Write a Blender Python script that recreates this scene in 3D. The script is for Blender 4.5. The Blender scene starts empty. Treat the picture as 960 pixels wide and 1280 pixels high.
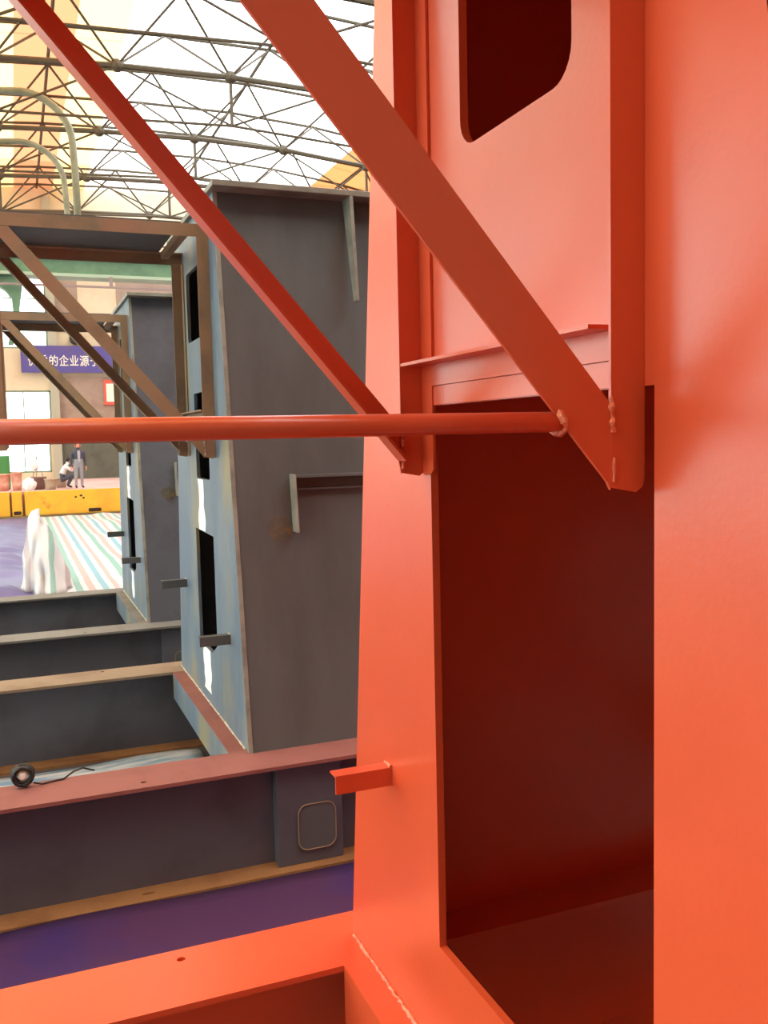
import bpy, bmesh, math, random
from mathutils import Vector, Matrix, noise

random.seed(4)
scene = bpy.context.scene
col = scene.collection

# ------------------------------------------------------------------ camera
CAM_H = 2.40
cam_data = bpy.data.cameras.new('camera')
cam_data.sensor_fit = 'VERTICAL'
cam_data.sensor_height = 32.0
cam_data.lens = 1152.6 / 1280.0 * 32.0
cam_data.clip_start = 0.05
cam_data.clip_end = 400
cam = bpy.data.objects.new('camera', cam_data)
col.objects.link(cam)
yaw, pitch, roll = math.radians(21.717), math.radians(4.651), math.radians(1.307)
fw = Vector((math.sin(yaw) * math.cos(pitch), math.cos(yaw) * math.cos(pitch), -math.sin(pitch)))
rt = Vector((math.cos(yaw), -math.sin(yaw), 0))
up = rt.cross(fw)
r2 = math.cos(roll) * rt - math.sin(roll) * up
u2 = math.sin(roll) * rt + math.cos(roll) * up
m = Matrix.Identity(4)
for i in range(3):
    m[i][0] = r2[i]; m[i][1] = u2[i]; m[i][2] = -fw[i]
m[2][3] = CAM_H
cam.matrix_world = m
scene.camera = cam

# ------------------------------------------------------------------ world, exposure
world = bpy.data.worlds.new('overcast_sky')
scene.world = world
world.use_nodes = True
bg = world.node_tree.nodes['Background']
bg.inputs['Color'].default_value = (0.92, 0.97, 1.0, 1)
bg.inputs['Strength'].default_value = 3.5
vs = scene.view_settings
vs.view_transform = 'Standard'
vs.look = 'None'
vs.gamma = 1.0
vs.use_curve_mapping = False
vs.exposure = 0.7

# ------------------------------------------------------------------ helpers
def lin(c):
    return tuple(((v / 255) / 12.92 if v / 255 <= 0.04045 else ((v / 255 + 0.055) / 1.055) ** 2.4) for v in c) + (1,)

MATS = {}
def mat(name, rgb, rough=0.5, spec=0.5, metal=0.0, var=None, vscale=3.0, vlo=0.45, vhi=0.65, bump=0.0, bscale=40.0,
        stretch=(1, 1, 1), var2=None, v2scale=1.2, v2lo=0.55, v2hi=0.72, coat=0.0):
    mt = bpy.data.materials.new(name)
    mt.use_nodes = True
    nt = mt.node_tree
    bs = nt.nodes['Principled BSDF']
    bs.inputs['Roughness'].default_value = rough
    bs.inputs['Metallic'].default_value = metal
    bs.inputs['Specular IOR Level'].default_value = spec
    if coat:
        bs.inputs['Coat Weight'].default_value = coat
        bs.inputs['Coat Roughness'].default_value = 0.25
    bs.inputs['Base Color'].default_value = lin(rgb)
    tc = nt.nodes.new('ShaderNodeTexCoord')
    mp = nt.nodes.new('ShaderNodeMapping')
    mp.inputs['Scale'].default_value = stretch
    nt.links.new(tc.outputs['Object'], mp.inputs['Vector'])
    src = None
    def layer(prev, rgb2, sc, lo, hi, seed):
        nz = nt.nodes.new('ShaderNodeTexNoise')
        nz.inputs['Scale'].default_value = sc
        nz.inputs['Detail'].default_value = 6
        nz.inputs['Roughness'].default_value = 0.62
        nz.noise_dimensions = '4D'
        nz.inputs['W'].default_value = seed
        nt.links.new(mp.outputs['Vector'], nz.inputs['Vector'])
        mr = nt.nodes.new('ShaderNodeMapRange')
        mr.inputs['From Min'].default_value = lo
        mr.inputs['From Max'].default_value = hi
        nt.links.new(nz.outputs['Fac'], mr.inputs['Value'])
        mx = nt.nodes.new('ShaderNodeMix')
        mx.data_type = 'RGBA'
        nt.links.new(mr.outputs['Result'], mx.inputs['Factor'])
        if prev is None:
            mx.inputs['A'].default_value = lin(rgb)
        else:
            nt.links.new(prev, mx.inputs['A'])
        mx.inputs['B'].default_value = lin(rgb2)
        return mx.outputs['Result']
    if var is not None:
        src = layer(src, var, vscale, vlo, vhi, 1.3)
    if var2 is not None:
        src = layer(src, var2, v2scale, v2lo, v2hi, 7.7)
    if src is not None:
        nt.links.new(src, bs.inputs['Base Color'])
    if bump:
        nz = nt.nodes.new('ShaderNodeTexNoise')
        nz.inputs['Scale'].default_value = bscale
        nz.inputs['Detail'].default_value = 4
        nt.links.new(mp.outputs['Vector'], nz.inputs['Vector'])
        bp = nt.nodes.new('ShaderNodeBump')
        bp.inputs['Strength'].default_value = bump
        bp.inputs['Distance'].default_value = 0.01
        nt.links.new(nz.outputs['Fac'], bp.inputs['Height'])
        nt.links.new(bp.outputs['Normal'], bs.inputs['Normal'])
    MATS[name] = mt
    return mt

def sheet_mat(name, tint, clear, rough_rgb):
    """thin translucent roofing or glazing: part of the light passes straight, part is scattered"""
    mt = bpy.data.materials.new(name)
    mt.use_nodes = True
    nt = mt.node_tree
    nt.nodes.clear()
    o = nt.nodes.new('ShaderNodeOutputMaterial')
    tr = nt.nodes.new('ShaderNodeBsdfTransparent')
    tr.inputs['Color'].default_value = lin(tint)
    tl = nt.nodes.new('ShaderNodeBsdfTranslucent')
    tl.inputs['Color'].default_value = lin(rough_rgb)
    mx = nt.nodes.new('ShaderNodeMixShader')
    mx.inputs['Fac'].default_value = 1 - clear
    nt.links.new(tr.outputs[0], mx.inputs[1])
    nt.links.new(tl.outputs[0], mx.inputs[2])
    nt.links.new(mx.outputs[0], o.inputs['Surface'])
    MATS[name] = mt
    return mt

def obj(name, bm, material, parent=None, smooth=False, loc=None):
    bmesh.ops.recalc_face_normals(bm, faces=bm.faces[:])
    me = bpy.data.meshes.new(name)
    bm.to_mesh(me)
    bm.free()
    return objm(name, me, material, parent, smooth, loc)

def objm(name, me, material, parent=None, smooth=False, loc=None):
    if material is not None:
        me.materials.append(MATS[material] if isinstance(material, str) else material)
    if smooth:
        for p in me.polygons:
            p.use_smooth = True
    o = bpy.data.objects.new(name, me)
    col.objects.link(o)
    if parent:
        o.parent = parent
    if loc:
        o.location = loc
    return o

def tag(o, label, cat, group=None, kind=None):
    o['label'] = label
    o['category'] = cat
    if group:
        o['group'] = group
    if kind:
        o['kind'] = kind
    return o

def thing(name, label, cat, loc=(0, 0, 0), group=None):
    o = bpy.data.objects.new(name, None)
    o.empty_display_size = 0.2
    col.objects.link(o)
    o.location = loc
    return tag(o, label, cat, group)

def struct(name, bm, material, parent=None):
    o = obj(name, bm, material, parent)
    if parent is None:
        o['kind'] = 'structure'
    return o

def box(bm, x0, x1, y0, y1, z0, z1):
    v = [bm.verts.new((x, y, z)) for z in (z0, z1) for y in (y0, y1) for x in (x0, x1)]
    for f in ((0, 1, 3, 2), (4, 6, 7, 5), (0, 4, 5, 1), (1, 5, 7, 3), (3, 7, 6, 2), (2, 6, 4, 0)):
        bm.faces.new([v[i] for i in f])
    return bm

def nbox(*a):
    return box(bmesh.new(), *a)

def bevel(bm, w=0.004, seg=2):
    bmesh.ops.bevel(bm, geom=bm.edges[:], offset=w, segments=seg, affect='EDGES', clamp_overlap=True)
    return bm

def plate(outline, holes, fn, th, bm=None):
    """flat plate with holes: 2-D loops mapped by fn(a, b, s), s = 0 front face, th = back face"""
    bm = bm or bmesh.new()
    edges = []
    loops = []
    for lp in [outline] + list(holes):
        vs_ = [bm.verts.new((a, b, 0)) for a, b in lp]
        loops.append(vs_)
        for i in range(len(vs_)):
            edges.append(bm.edges.new((vs_[i], vs_[(i + 1) % len(vs_)])))
    res = bmesh.ops.triangle_fill(bm, edges=edges, use_beauty=True, use_dissolve=False, normal=(0, 0, 1))
    faces = [f for f in res['geom'] if isinstance(f, bmesh.types.BMFace)]
    back = {}
    flat = {}
    for lp in loops:
        for v in lp:
            flat[v] = (v.co.x, v.co.y)
            back[v] = bm.verts.new(fn(v.co.x, v.co.y, th))
    for f in faces:
        bm.faces.new([back[v] for v in reversed(f.verts[:])])
    for lp in loops:
        n = len(lp)
        for i in range(n):
            a, b = lp[i], lp[(i + 1) % n]
            bm.faces.new((a, b, back[b], back[a]))
    for v, (a, b) in flat.items():
        v.co = fn(a, b, 0)
    return bm

def rrect(a0, a1, b0, b1, r, n=5):
    pts = []
    for cx, cy, s in ((a1 - r, b0 + r, -90), (a1 - r, b1 - r, 0), (a0 + r, b1 - r, 90), (a0 + r, b0 + r, 180)):
        for i in range(n + 1):
            t = math.radians(s + 90 * i / n)
            pts.append((cx + r * math.cos(t), cy + r * math.sin(t)))
    return pts

def circ(cx, cy, rx, ry=None, n=12):
    ry = ry or rx
    return [(cx + rx * math.cos(2 * math.pi * i / n), cy + ry * math.sin(2 * math.pi * i / n)) for i in range(n)]

def tube(pts, rad, bm=None, n=10, cap=True):
    """round tube through points; rad a number or one per point"""
    bm = bm or bmesh.new()
    pts = [Vector(p) for p in pts]
    rings = []
    nrm = None
    for i, p in enumerate(pts):
        d = (pts[min(i + 1, len(pts) - 1)] - pts[max(i - 1, 0)]).normalized()
        if nrm is None:
            nrm = d.orthogonal().normalized()
        nrm = (nrm - d * nrm.dot(d)).normalized()
        b = d.cross(nrm)
        r = rad[i] if isinstance(rad, (list, tuple)) else rad
        rings.append([bm.verts.new(p + r * (math.cos(2 * math.pi * k / n) * nrm + math.sin(2 * math.pi * k / n) * b)) for k in range(n)])
    for a, b in zip(rings, rings[1:]):
        for k in range(n):
            bm.faces.new((a[k], a[(k + 1) % n], b[(k + 1) % n], b[k]))
    if cap:
        bm.faces.new(rings[0][::-1])
        bm.faces.new(rings[-1])
    return bm

def lathe(prof, bm=None, n=16, at=(0, 0, 0)):
    bm = bm or bmesh.new()
    rings = []
    for r, z in prof:
        rings.append([bm.verts.new((at[0] + r * math.cos(2 * math.pi * k / n), at[1] + r * math.sin(2 * math.pi * k / n), at[2] + z)) for k in range(n)])
    for a, b in zip(rings, rings[1:]):
        for k in range(n):
            bm.faces.new((a[k], a[(k + 1) % n], b[(k + 1) % n], b[k]))
    bm.faces.new(rings[0][::-1])
    bm.faces.new(rings[-1])
    return bm

def lbar(p0, p1, u, v, a, b, t, bm=None):
    """angle iron from p0 to p1: corner along the line, legs a along u and b along v"""
    bm = bm or bmesh.new()
    u, v = Vector(u), Vector(v)
    sec = [(0, 0), (a, 0), (a, t), (t, t), (t, b), (0, b)]
    r0 = [bm.verts.new(Vector(p0) + u * x + v * y) for x, y in sec]
    r1 = [bm.verts.new(Vector(p1) + u * x + v * y) for x, y in sec]
    n = len(sec)
    for i in range(n):
        bm.faces.new((r0[i], r0[(i + 1) % n], r1[(i + 1) % n], r1[i]))
    bm.faces.new(r0[::-1])
    bm.faces.new(r1)
    return bm

def bead(p0, p1, r, step=0.012, jit=0.35):
    """weld bead: a lumpy tube"""
    p0, p1 = Vector(p0), Vector(p1)
    n = max(4, int((p1 - p0).length / step))
    pts = [p0.lerp(p1, i / n) + Vector([random.uniform(-1, 1) * r * 0.25 for _ in range(3)]) for i in range(n + 1)]
    return tube(pts, [r * random.uniform(1 - jit, 1 + jit) for _ in pts], n=6)

# ------------------------------------------------------------------ materials
mat('concrete_floor', (96, 92, 92), 0.75, var=(70, 66, 68), vscale=0.8, bump=0.15, bscale=8)
mat('cream_wall', (214, 200, 172), 0.85, var=(204, 184, 156), vscale=0.5, bump=0.05)
mat('pink_brick_wall', (160, 140, 126), 0.9, var=(146, 124, 112), vscale=1.5)
mat('olive_wall', (98, 100, 88), 0.9, var=(84, 84, 76), vscale=1.0)
mat('wall_paint', (150, 140, 128), 0.9)
mat('pillar_grey', (170, 168, 150), 0.85)
mat('window_frame_green', (120, 140, 118), 0.6)
mat('truss_steel', (88, 76, 56), 0.6, var=(70, 60, 44), vscale=1.5)
mat('orange_paint', (222, 90, 53), 0.3, 0.7, var=(214, 84, 50), vscale=1.6, bump=0.05, bscale=60, vlo=0.4, vhi=0.7)
mat('orange_weld', (236, 132, 96), 0.3, 0.6, var=(214, 76, 47), vscale=60, bump=0.4, bscale=180)
mat('blue_mill_steel', (92, 109, 126), 0.5, 0.5, var=(116, 127, 133), vscale=2.2, var2=(142, 130, 92), v2scale=1.7,
    v2lo=0.54, v2hi=0.70, stretch=(1, 1, 0.45))
mat('dark_mill_steel', (86, 90, 92), 0.55, 0.5, var=(73, 75, 76), vscale=2.0, var2=(112, 84, 62), v2scale=2.4, v2lo=0.62,
    v2hi=0.8, stretch=(1, 1, 0.25))
mat('slate_mill_steel', (86, 88, 98), 0.55, 0.5, var=(72, 72, 80), vscale=2.0)
mat('edge_steel', (140, 142, 132), 0.55, 0.5, var=(112, 112, 104), vscale=6)
mat('brown_rust', (150, 126, 100), 0.7, 0.3, var=(128, 112, 94), vscale=4.0, var2=(158, 116, 98), v2scale=2.0, bump=0.1)
mat('red_rust', (142, 90, 84), 0.7, 0.3, var=(126, 78, 72), vscale=3.0, bump=0.05)
mat('tan_rust', (146, 128, 108), 0.7, 0.3, var=(128, 108, 88), vscale=2.5, bump=0.05)
mat('ochre_rust', (152, 110, 70), 0.75, 0.3, var=(128, 88, 58), vscale=2.5, bump=0.1)
mat('grey_scale', (118, 118, 114), 0.6, 0.4, var=(102, 100, 94), vscale=3.0)
mat('ground_weld', (196, 190, 176), 0.4, 0.5, var=(120, 110, 96), vscale=30)
mat('white_paint_mark', (250, 250, 246), 0.5)
mat('heat_stain', (104, 88, 62), 0.6, var=(78, 74, 68), vscale=22, vlo=0.42, vhi=0.55)
mat('blue_tarp', (76, 46, 82), 0.38, 0.5, var=(50, 40, 104), vscale=0.9, bump=0.25, bscale=5)
mat('blue_sheet', (86, 84, 138), 0.4, 0.5, var=(100, 92, 150), vscale=1.2, stretch=(0.4, 2, 1), bump=0.3, bscale=4)
mat('pale_tarp', (122, 158, 184), 0.5, var=(214, 214, 216), vscale=6, stretch=(0.3, 3, 1), vlo=0.4, vhi=0.6)
mat('white_tarp', (236, 234, 232), 0.55)
mat('black_rubber', (34, 32, 34), 0.5)
mat('yellow_paint', (240, 188, 50), 0.6, var=(240, 160, 50), vscale=0.9, var2=(214, 96, 48), v2scale=1.4, v2lo=0.6, v2hi=0.75)
mat('dark_gap', (60, 40, 30), 0.8)
mat('platform_paint', (206, 172, 168), 0.8, var=(190, 150, 150), vscale=1.0)
mat('green_paint', (104, 142, 112), 0.5, var=(88, 124, 98), vscale=2)
mat('pale_green_paint', (168, 190, 166), 0.5)
mat('bright_green_paint', (74, 140, 76), 0.5)
mat('pipe_grey_green', (140, 142, 116), 0.45, 0.5, var=(120, 120, 96), vscale=3)
mat('banner_blue', (84, 78, 146), 0.7, var=(96, 80, 136), vscale=2)
mat('banner_white', (236, 232, 214), 0.7)
mat('sign_red', (214, 92, 76), 0.6)
mat('sign_white', (236, 226, 214), 0.7)
mat('skin', (222, 150, 122), 0.6)
mat('hair', (150, 60, 48), 0.7)
mat('hair_black', (40, 30, 28), 0.7)
mat('jacket', (72, 72, 88), 0.8)
mat('shirt_white', (236, 238, 242), 0.8)
mat('shirt_grey', (176, 176, 184), 0.8)
mat('trousers_grey', (150, 150, 160), 0.8)
mat('trousers_dark', (82, 84, 100), 0.8)
mat('shoe', (40, 40, 44), 0.7)
mat('clay', (214, 146, 124), 0.7, var=(226, 190, 170), vscale=3)
mat('brown_basket', (138, 106, 98), 0.8)
mat('tan_basket', (176, 160, 140), 0.8)
mat('white_plastic', (240, 238, 238), 0.5)
mat('wire_metal', (150, 130, 128), 0.5)
sheet_mat('skylight_sheet', (250, 250, 250), 0.75, (240, 240, 240))
sheet_mat('yellow_sheet', (230, 210, 172), 0.6, (222, 202, 165))
sheet_mat('pink_sheet', (214, 170, 142), 0.6, (204, 158, 134))
sheet_mat('tan_sheet', (208, 168, 134), 0.45, (200, 155, 120))
sheet_mat('window_glass', (236, 244, 240), 0.85, (235, 240, 235))

def stripe_mat(name, axis, period, cols, noise_amt=0.04):
    mt = bpy.data.materials.new(name)
    mt.use_nodes = True
    nt = mt.node_tree
    bs = nt.nodes['Principled BSDF']
    bs.inputs['Roughness'].default_value = 0.5
    tc = nt.nodes.new('ShaderNodeTexCoord')
    sp = nt.nodes.new('ShaderNodeSeparateXYZ')
    nt.links.new(tc.outputs['Object'], sp.inputs[0])
    nz = nt.nodes.new('ShaderNodeTexNoise')
    nz.inputs['Scale'].default_value = 1.2
    nt.links.new(tc.outputs['Object'], nz.inputs['Vector'])
    ma = nt.nodes.new('ShaderNodeMath'); ma.operation = 'MULTIPLY_ADD'
    nt.links.new(nz.outputs['Fac'], ma.inputs[0]); ma.inputs[1].default_value = noise_amt
    nt.links.new(sp.outputs[axis], ma.inputs[2])
    dv = nt.nodes.new('ShaderNodeMath'); dv.operation = 'DIVIDE'
    nt.links.new(ma.outputs[0], dv.inputs[0]); dv.inputs[1].default_value = period
    fr = nt.nodes.new('ShaderNodeMath'); fr.operation = 'FRACT'
    nt.links.new(dv.outputs[0], fr.inputs[0])
    cr = nt.nodes.new('ShaderNodeValToRGB')
    cr.color_ramp.interpolation = 'CONSTANT'
    while len(cr.color_ramp.elements) < len(cols):
        cr.color_ramp.elements.new(0.5)
    for e, (pos, c) in zip(cr.color_ramp.elements, cols):
        e.position = pos
        e.color = lin(c)
    nt.links.new(fr.outputs[0], cr.inputs[0])
    nt.links.new(cr.outputs[0], bs.inputs['Base Color'])
    MATS[name] = mt
W_, G_, P_, C_ = (204, 205, 207), (122, 170, 164), (180, 162, 162), (120, 170, 190)
stripe_mat('striped_tarp', 0, 0.84, [(0, W_), (0.13, G_), (0.27, W_), (0.36, P_), (0.5, W_), (0.62, C_), (0.75, W_), (0.85, P_), (0.95, W_)])
stripe_mat('striped_bundle', 0, 0.62, [(0, W_), (0.2, (140, 176, 168)), (0.34, W_), (0.62, (178, 164, 166)), (0.74, W_)], 0.12)

# ------------------------------------------------------------------ the hall
X0, X1, Y0, Y1, ROOF = -16.0, 24.0, -13.0, 43.0, 13.5
struct('floor', nbox(X0, X1, Y0, Y1, -0.2, 0.0), 'concrete_floor')
struct('floor_platform', nbox(-10, 16, 33.0, Y1, 0.0, 0.86), 'platform_paint')
struct('wall_right', nbox(X1, X1 + 0.3, Y0, Y1 + 0.3, -0.2, ROOF + 1.0), 'wall_paint')
struct('wall_near', nbox(X0 - 0.3, X1 + 0.3, Y0 - 0.3, Y0, -0.2, ROOF + 1.0), 'wall_paint')
# unseen left wall; long band of glazing enlarged for more side light
LW = [(-12.0 + i * 6.6, -12.0 + i * 6.6 + 6.2) for i in range(1, 8)]
wl = plate([(Y0, -0.2), (Y1, -0.2), (Y1, ROOF + 1.0), (Y0, ROOF + 1.0)],
           [[(a, 0.5), (b, 0.5), (b, 11.2), (a, 11.2)] for a, b in LW], lambda a, b, s: (X0 - s, a, b), 0.3)
struct('wall_left', wl, 'wall_paint')
# far wall, window openings to the left of the pillar
FW = [(-3.6, -1.95, 1.2, 2.7), (-1.75, 1.5, 1.2, 2.7), (-3.6, -1.95, 3.2, 4.75), (-1.75, 1.6, 3.2, 4.75),
      (-3.6, -1.95, 6.55, 9.75), (-1.75, 1.6, 6.55, 9.75)]
wf = plate([(X0 - 0.3, -0.2), (X1 + 0.3, -0.2), (X1 + 0.3, ROOF + 1.0), (X0 - 0.3, ROOF + 1.0)],
           [[(a, c), (b, c), (b, d), (a, d)] for a, b, c, d in FW], lambda a, b, s: (a, Y1 + s, b), 0.3)
wall_far = struct('wall_far', wf, 'cream_wall')
# facings of the far wall: brick bays and pillars
obj('brick_panel', nbox(1.95, 9.5, Y1 - 0.05, Y1, 2.75, 5.35), 'pink_brick_wall', wall_far)
obj('dado_panel', nbox(1.95, 9.5, Y1 - 0.06, Y1, 0.86, 2.75), 'olive_wall', wall_far)
obj('brick_panel', nbox(4.55, 9.5, Y1 - 0.05, Y1, 7.3, 10.2), 'pink_brick_wall', wall_far)
obj('brick_panel', nbox(1.95, 2.9, Y1 - 0.05, Y1, 7.3, 10.2), 'pink_brick_wall', wall_far)
obj('pillar', nbox(1.6, 1.95, Y1 - 0.25, Y1, 0.86, 13.0), 'pillar_grey', wall_far)
obj('cornice', nbox(-10, 20, Y1 - 0.2, Y1, 10.35, 10.6), 'cream_wall', wall_far)
for i, (a, b, c, d) in enumerate(FW):
    bm = bmesh.new()
    for x0, x1, z0, z1 in ((a, b, c, c + 0.07), (a, b, d - 0.07, d), (a, a + 0.07, c, d), (b - 0.07, b, c, d)):
        box(bm, x0, x1, Y1 + 0.02, Y1 + 0.14, z0, z1)
    w = struct('window_%d' % (i + 1), bm, 'window_frame_green')
    nx = max(1, round((b - a) / 1.1)); nz = max(1, round((d - c) / 1.1))
    for k in range(1, nx):
        x = a + (b - a) * k / nx
        obj('mullion', nbox(x - 0.025, x + 0.025, Y1 + 0.04, Y1 + 0.1, c, d), 'window_frame_green', w)
    for k in range(1, nz):
        z = c + (d - c) * k / nz
        obj('glazing_bar', nbox(a, b, Y1 + 0.04, Y1 + 0.1, z - 0.02, z + 0.02), 'window_frame_green', w)
    for p in range(nx):
        for q in range(nz):
            obj('pane', nbox(a + (b - a) * p / nx, a + (b - a) * (p + 1) / nx, Y1 + 0.065, Y1 + 0.07,
                             c + (d - c) * q / nz, c + (d - c) * (q + 1) / nz), 'window_glass', w)
for i, (a, b) in enumerate(LW):
    bm = bmesh.new()
    for z in (0.5, 4.0, 7.5, 11.13):
        box(bm, X0 - 0.16, X0 - 0.08, a, b, z, z + 0.07)
    for y in (a, (a + b) / 2, b - 0.07):
        box(bm, X0 - 0.155, X0 - 0.085, y, y + 0.07, 0.5, 11.2)
    w = struct('window_%d' % (i + 1 + len(FW)), bm, 'window_frame_green')
    obj('pane', nbox(X0 - 0.122, X0 - 0.118, a, b, 0.5, 11.2), 'window_glass', w)

# roof: sheets in strips that run along the hall
def roof_z(x):
    return ROOF - (0.012 * (x - 6) ** 2 if x > 6 else 0.006 * (x - 6) ** 2)
ceiling = bpy.data.objects.new('ceiling', None)
col.objects.link(ceiling)
ceiling['kind'] = 'structure'
edges = [-16.2, -13.2, -10.2, -7.2, -5.2, -3.0, -1.0, 0.55, 2.1, 3.4, 4.9, 6.4, 7.9, 9.4, 10.9, 12.2, 14.2, 16.2, 18.2, 20.2, 22.2, 24.2]
for a, b in zip(edges, edges[1:]):
    c = (a + b) / 2
    if 3.4 < c < 12.2 or -10.2 < c < -7.2:  # second range: unseen left strip, kept narrow and white for cooler light
        mname = 'skylight_sheet'
    elif c > 12.2:
        mname = 'tan_sheet'
    else:
        mname = 'pink_sheet' if 0.5 < c < 2.1 or -3.0 < c < -1.0 or c < -13.2 else 'yellow_sheet'
    for k in range(7):
        y0, y1 = Y0 - 0.3 + k * 8.1, Y0 - 0.3 + (k + 1) * 8.1
        bm = bmesh.new()
        vs_ = [bm.verts.new((x, y, roof_z(x) + dz)) for dz in (0, 0.015) for x, y in ((a, y0), (b, y0), (b, y1), (a, y1))]
        for f in ((3, 2, 1, 0), (4, 5, 6, 7), (0, 1, 5, 4), (1, 2, 6, 5), (2, 3, 7, 6), (3, 0, 4, 7)):
            bm.faces.new([vs_[i] for i in f])
        obj('roof_sheet', bm, mname if k >= 1 else 'wall_paint', ceiling)  # unseen bay behind the camera made opaque to darken camera-facing surfaces

# lattice trusses under the roof: one lower chord, two upper chords, pyramids of struts between
unit_cyl = {}
def strut_mesh(mname, n=6):
    if mname not in unit_cyl:
        bm = tube([(0, 0, 0), (0, 0, 1)], 1.0, n=n)
        bmesh.ops.recalc_face_normals(bm, faces=bm.faces[:])
        me = bpy.data.meshes.new('strut')
        bm.to_mesh(me); bm.free()
        me.materials.append(MATS[mname])
        unit_cyl[mname] = me
    return unit_cyl[mname]
def strut(name, p, q, r, mname, parent):
    p, q = Vector(p), Vector(q)
    o = bpy.data.objects.new(name, strut_mesh(mname))
    col.objects.link(o)
    o.parent = parent
    d = q - p
    o.location = p
    o.rotation_mode = 'QUATERNION'
    o.rotation_quaternion = d.to_track_quat('Z', 'Y')
    o.scale = (r, r, d.length)
    return o
ball_bm = bmesh.new()
bmesh.ops.create_icosphere(ball_bm, subdivisions=2, radius=1.0)
ball_me = bpy.data.meshes.new('node_ball')
ball_bm.to_mesh(ball_me); ball_bm.free()
ball_me.materials.append(MATS['truss_steel'])
def ball(p, r, parent):
    o = bpy.data.objects.new('node_ball', ball_me)
    col.objects.link(o)
    o.parent = parent
    o.location = p
    o.scale = (r, r, r)
ordn = ['frontmost of the lattice roof trusses, above the orange frame', 'second lattice roof truss from the front, high at the top of the view',
        'third lattice roof truss from the front, behind the orange braces', 'fourth lattice roof truss from the front, farther down the hall',
        'fifth lattice roof truss from the front, seen above the grey column top', 'lattice roof truss nearest the far cream wall']
for k in range(6):
    Y = 14.3 + 5.25 * k
    t = thing('roof_truss', ordn[k], 'truss', (0, Y, 0), 'lattice roof trusses')
    xs = [-11.6 + 2.9 * i for i in range(11)]
    low = [(x, 0, roof_z(x) - 1.55) for x in xs]
    xt = [-13.05 + 2.9 * i for i in range(12)]
    for a, b in zip(low, low[1:]):
        strut('lower_chord', a, b, 0.075, 'truss_steel', t)
    for s in (-1, 1):
        for a, b in zip(xt, xt[1:]):
            strut('upper_chord', (a, 1.3 * s, roof_z(a) - 0.16), (b, 1.3 * s, roof_z(b) - 0.16), 0.045, 'truss_steel', t)
    for i, p in enumerate(low):
        ball(p, 0.17, t)
        for s in (-1, 1):
            for a in (xt[i], xt[i + 1]):
                strut('diagonal_strut', p, (a, 1.3 * s, roof_z(a) - 0.16), 0.034, 'truss_steel', t)
        if i % 2 == 0:
            strut('hanger', p, (p[0], 0, p[2] - 1.25), 0.05, 'truss_steel', t)
            if i + 2 < len(low):
                strut('tie_rod', (p[0], 0, p[2] - 1.25), (low[i + 2][0], 0, low[i + 2][2] - 1.25), 0.035, 'truss_steel', t)
            if i + 1 < len(low):
                strut('diagonal_strut', (p[0], 0, p[2] - 1.25), low[i + 1], 0.03, 'truss_steel', t)
            if i > 0:
                strut('diagonal_strut', (p[0], 0, p[2] - 1.25), low[i - 1], 0.03, 'truss_steel', t)
plab = {-10.15: 'leftmost', -4.35: 'left', 1.45: 'over the pink roof strip', 7.25: 'over the white skylight', 13.05: 'along the tan roof edge', 18.85: 'rightmost'}
for x, w in plab.items():
    strut_o = strut('roof_purlin', (x, 6, roof_z(x) - 0.1), (x, 42.6, roof_z(x) - 0.1), 0.05, 'truss_steel', None)
    tag(strut_o, 'long steel purlin under the roof sheets, ' + w, 'purlin', 'roof purlins')

# ------------------------------------------------------------------ welded column frames
BT = 0.625            # top of the base beams
TAPER = 0.136
TOPZ = 3.85
WID = 2.28
NEAR_Y, FAR_Y = 0.617, 1.564
DEPTH = 1.85

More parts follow.
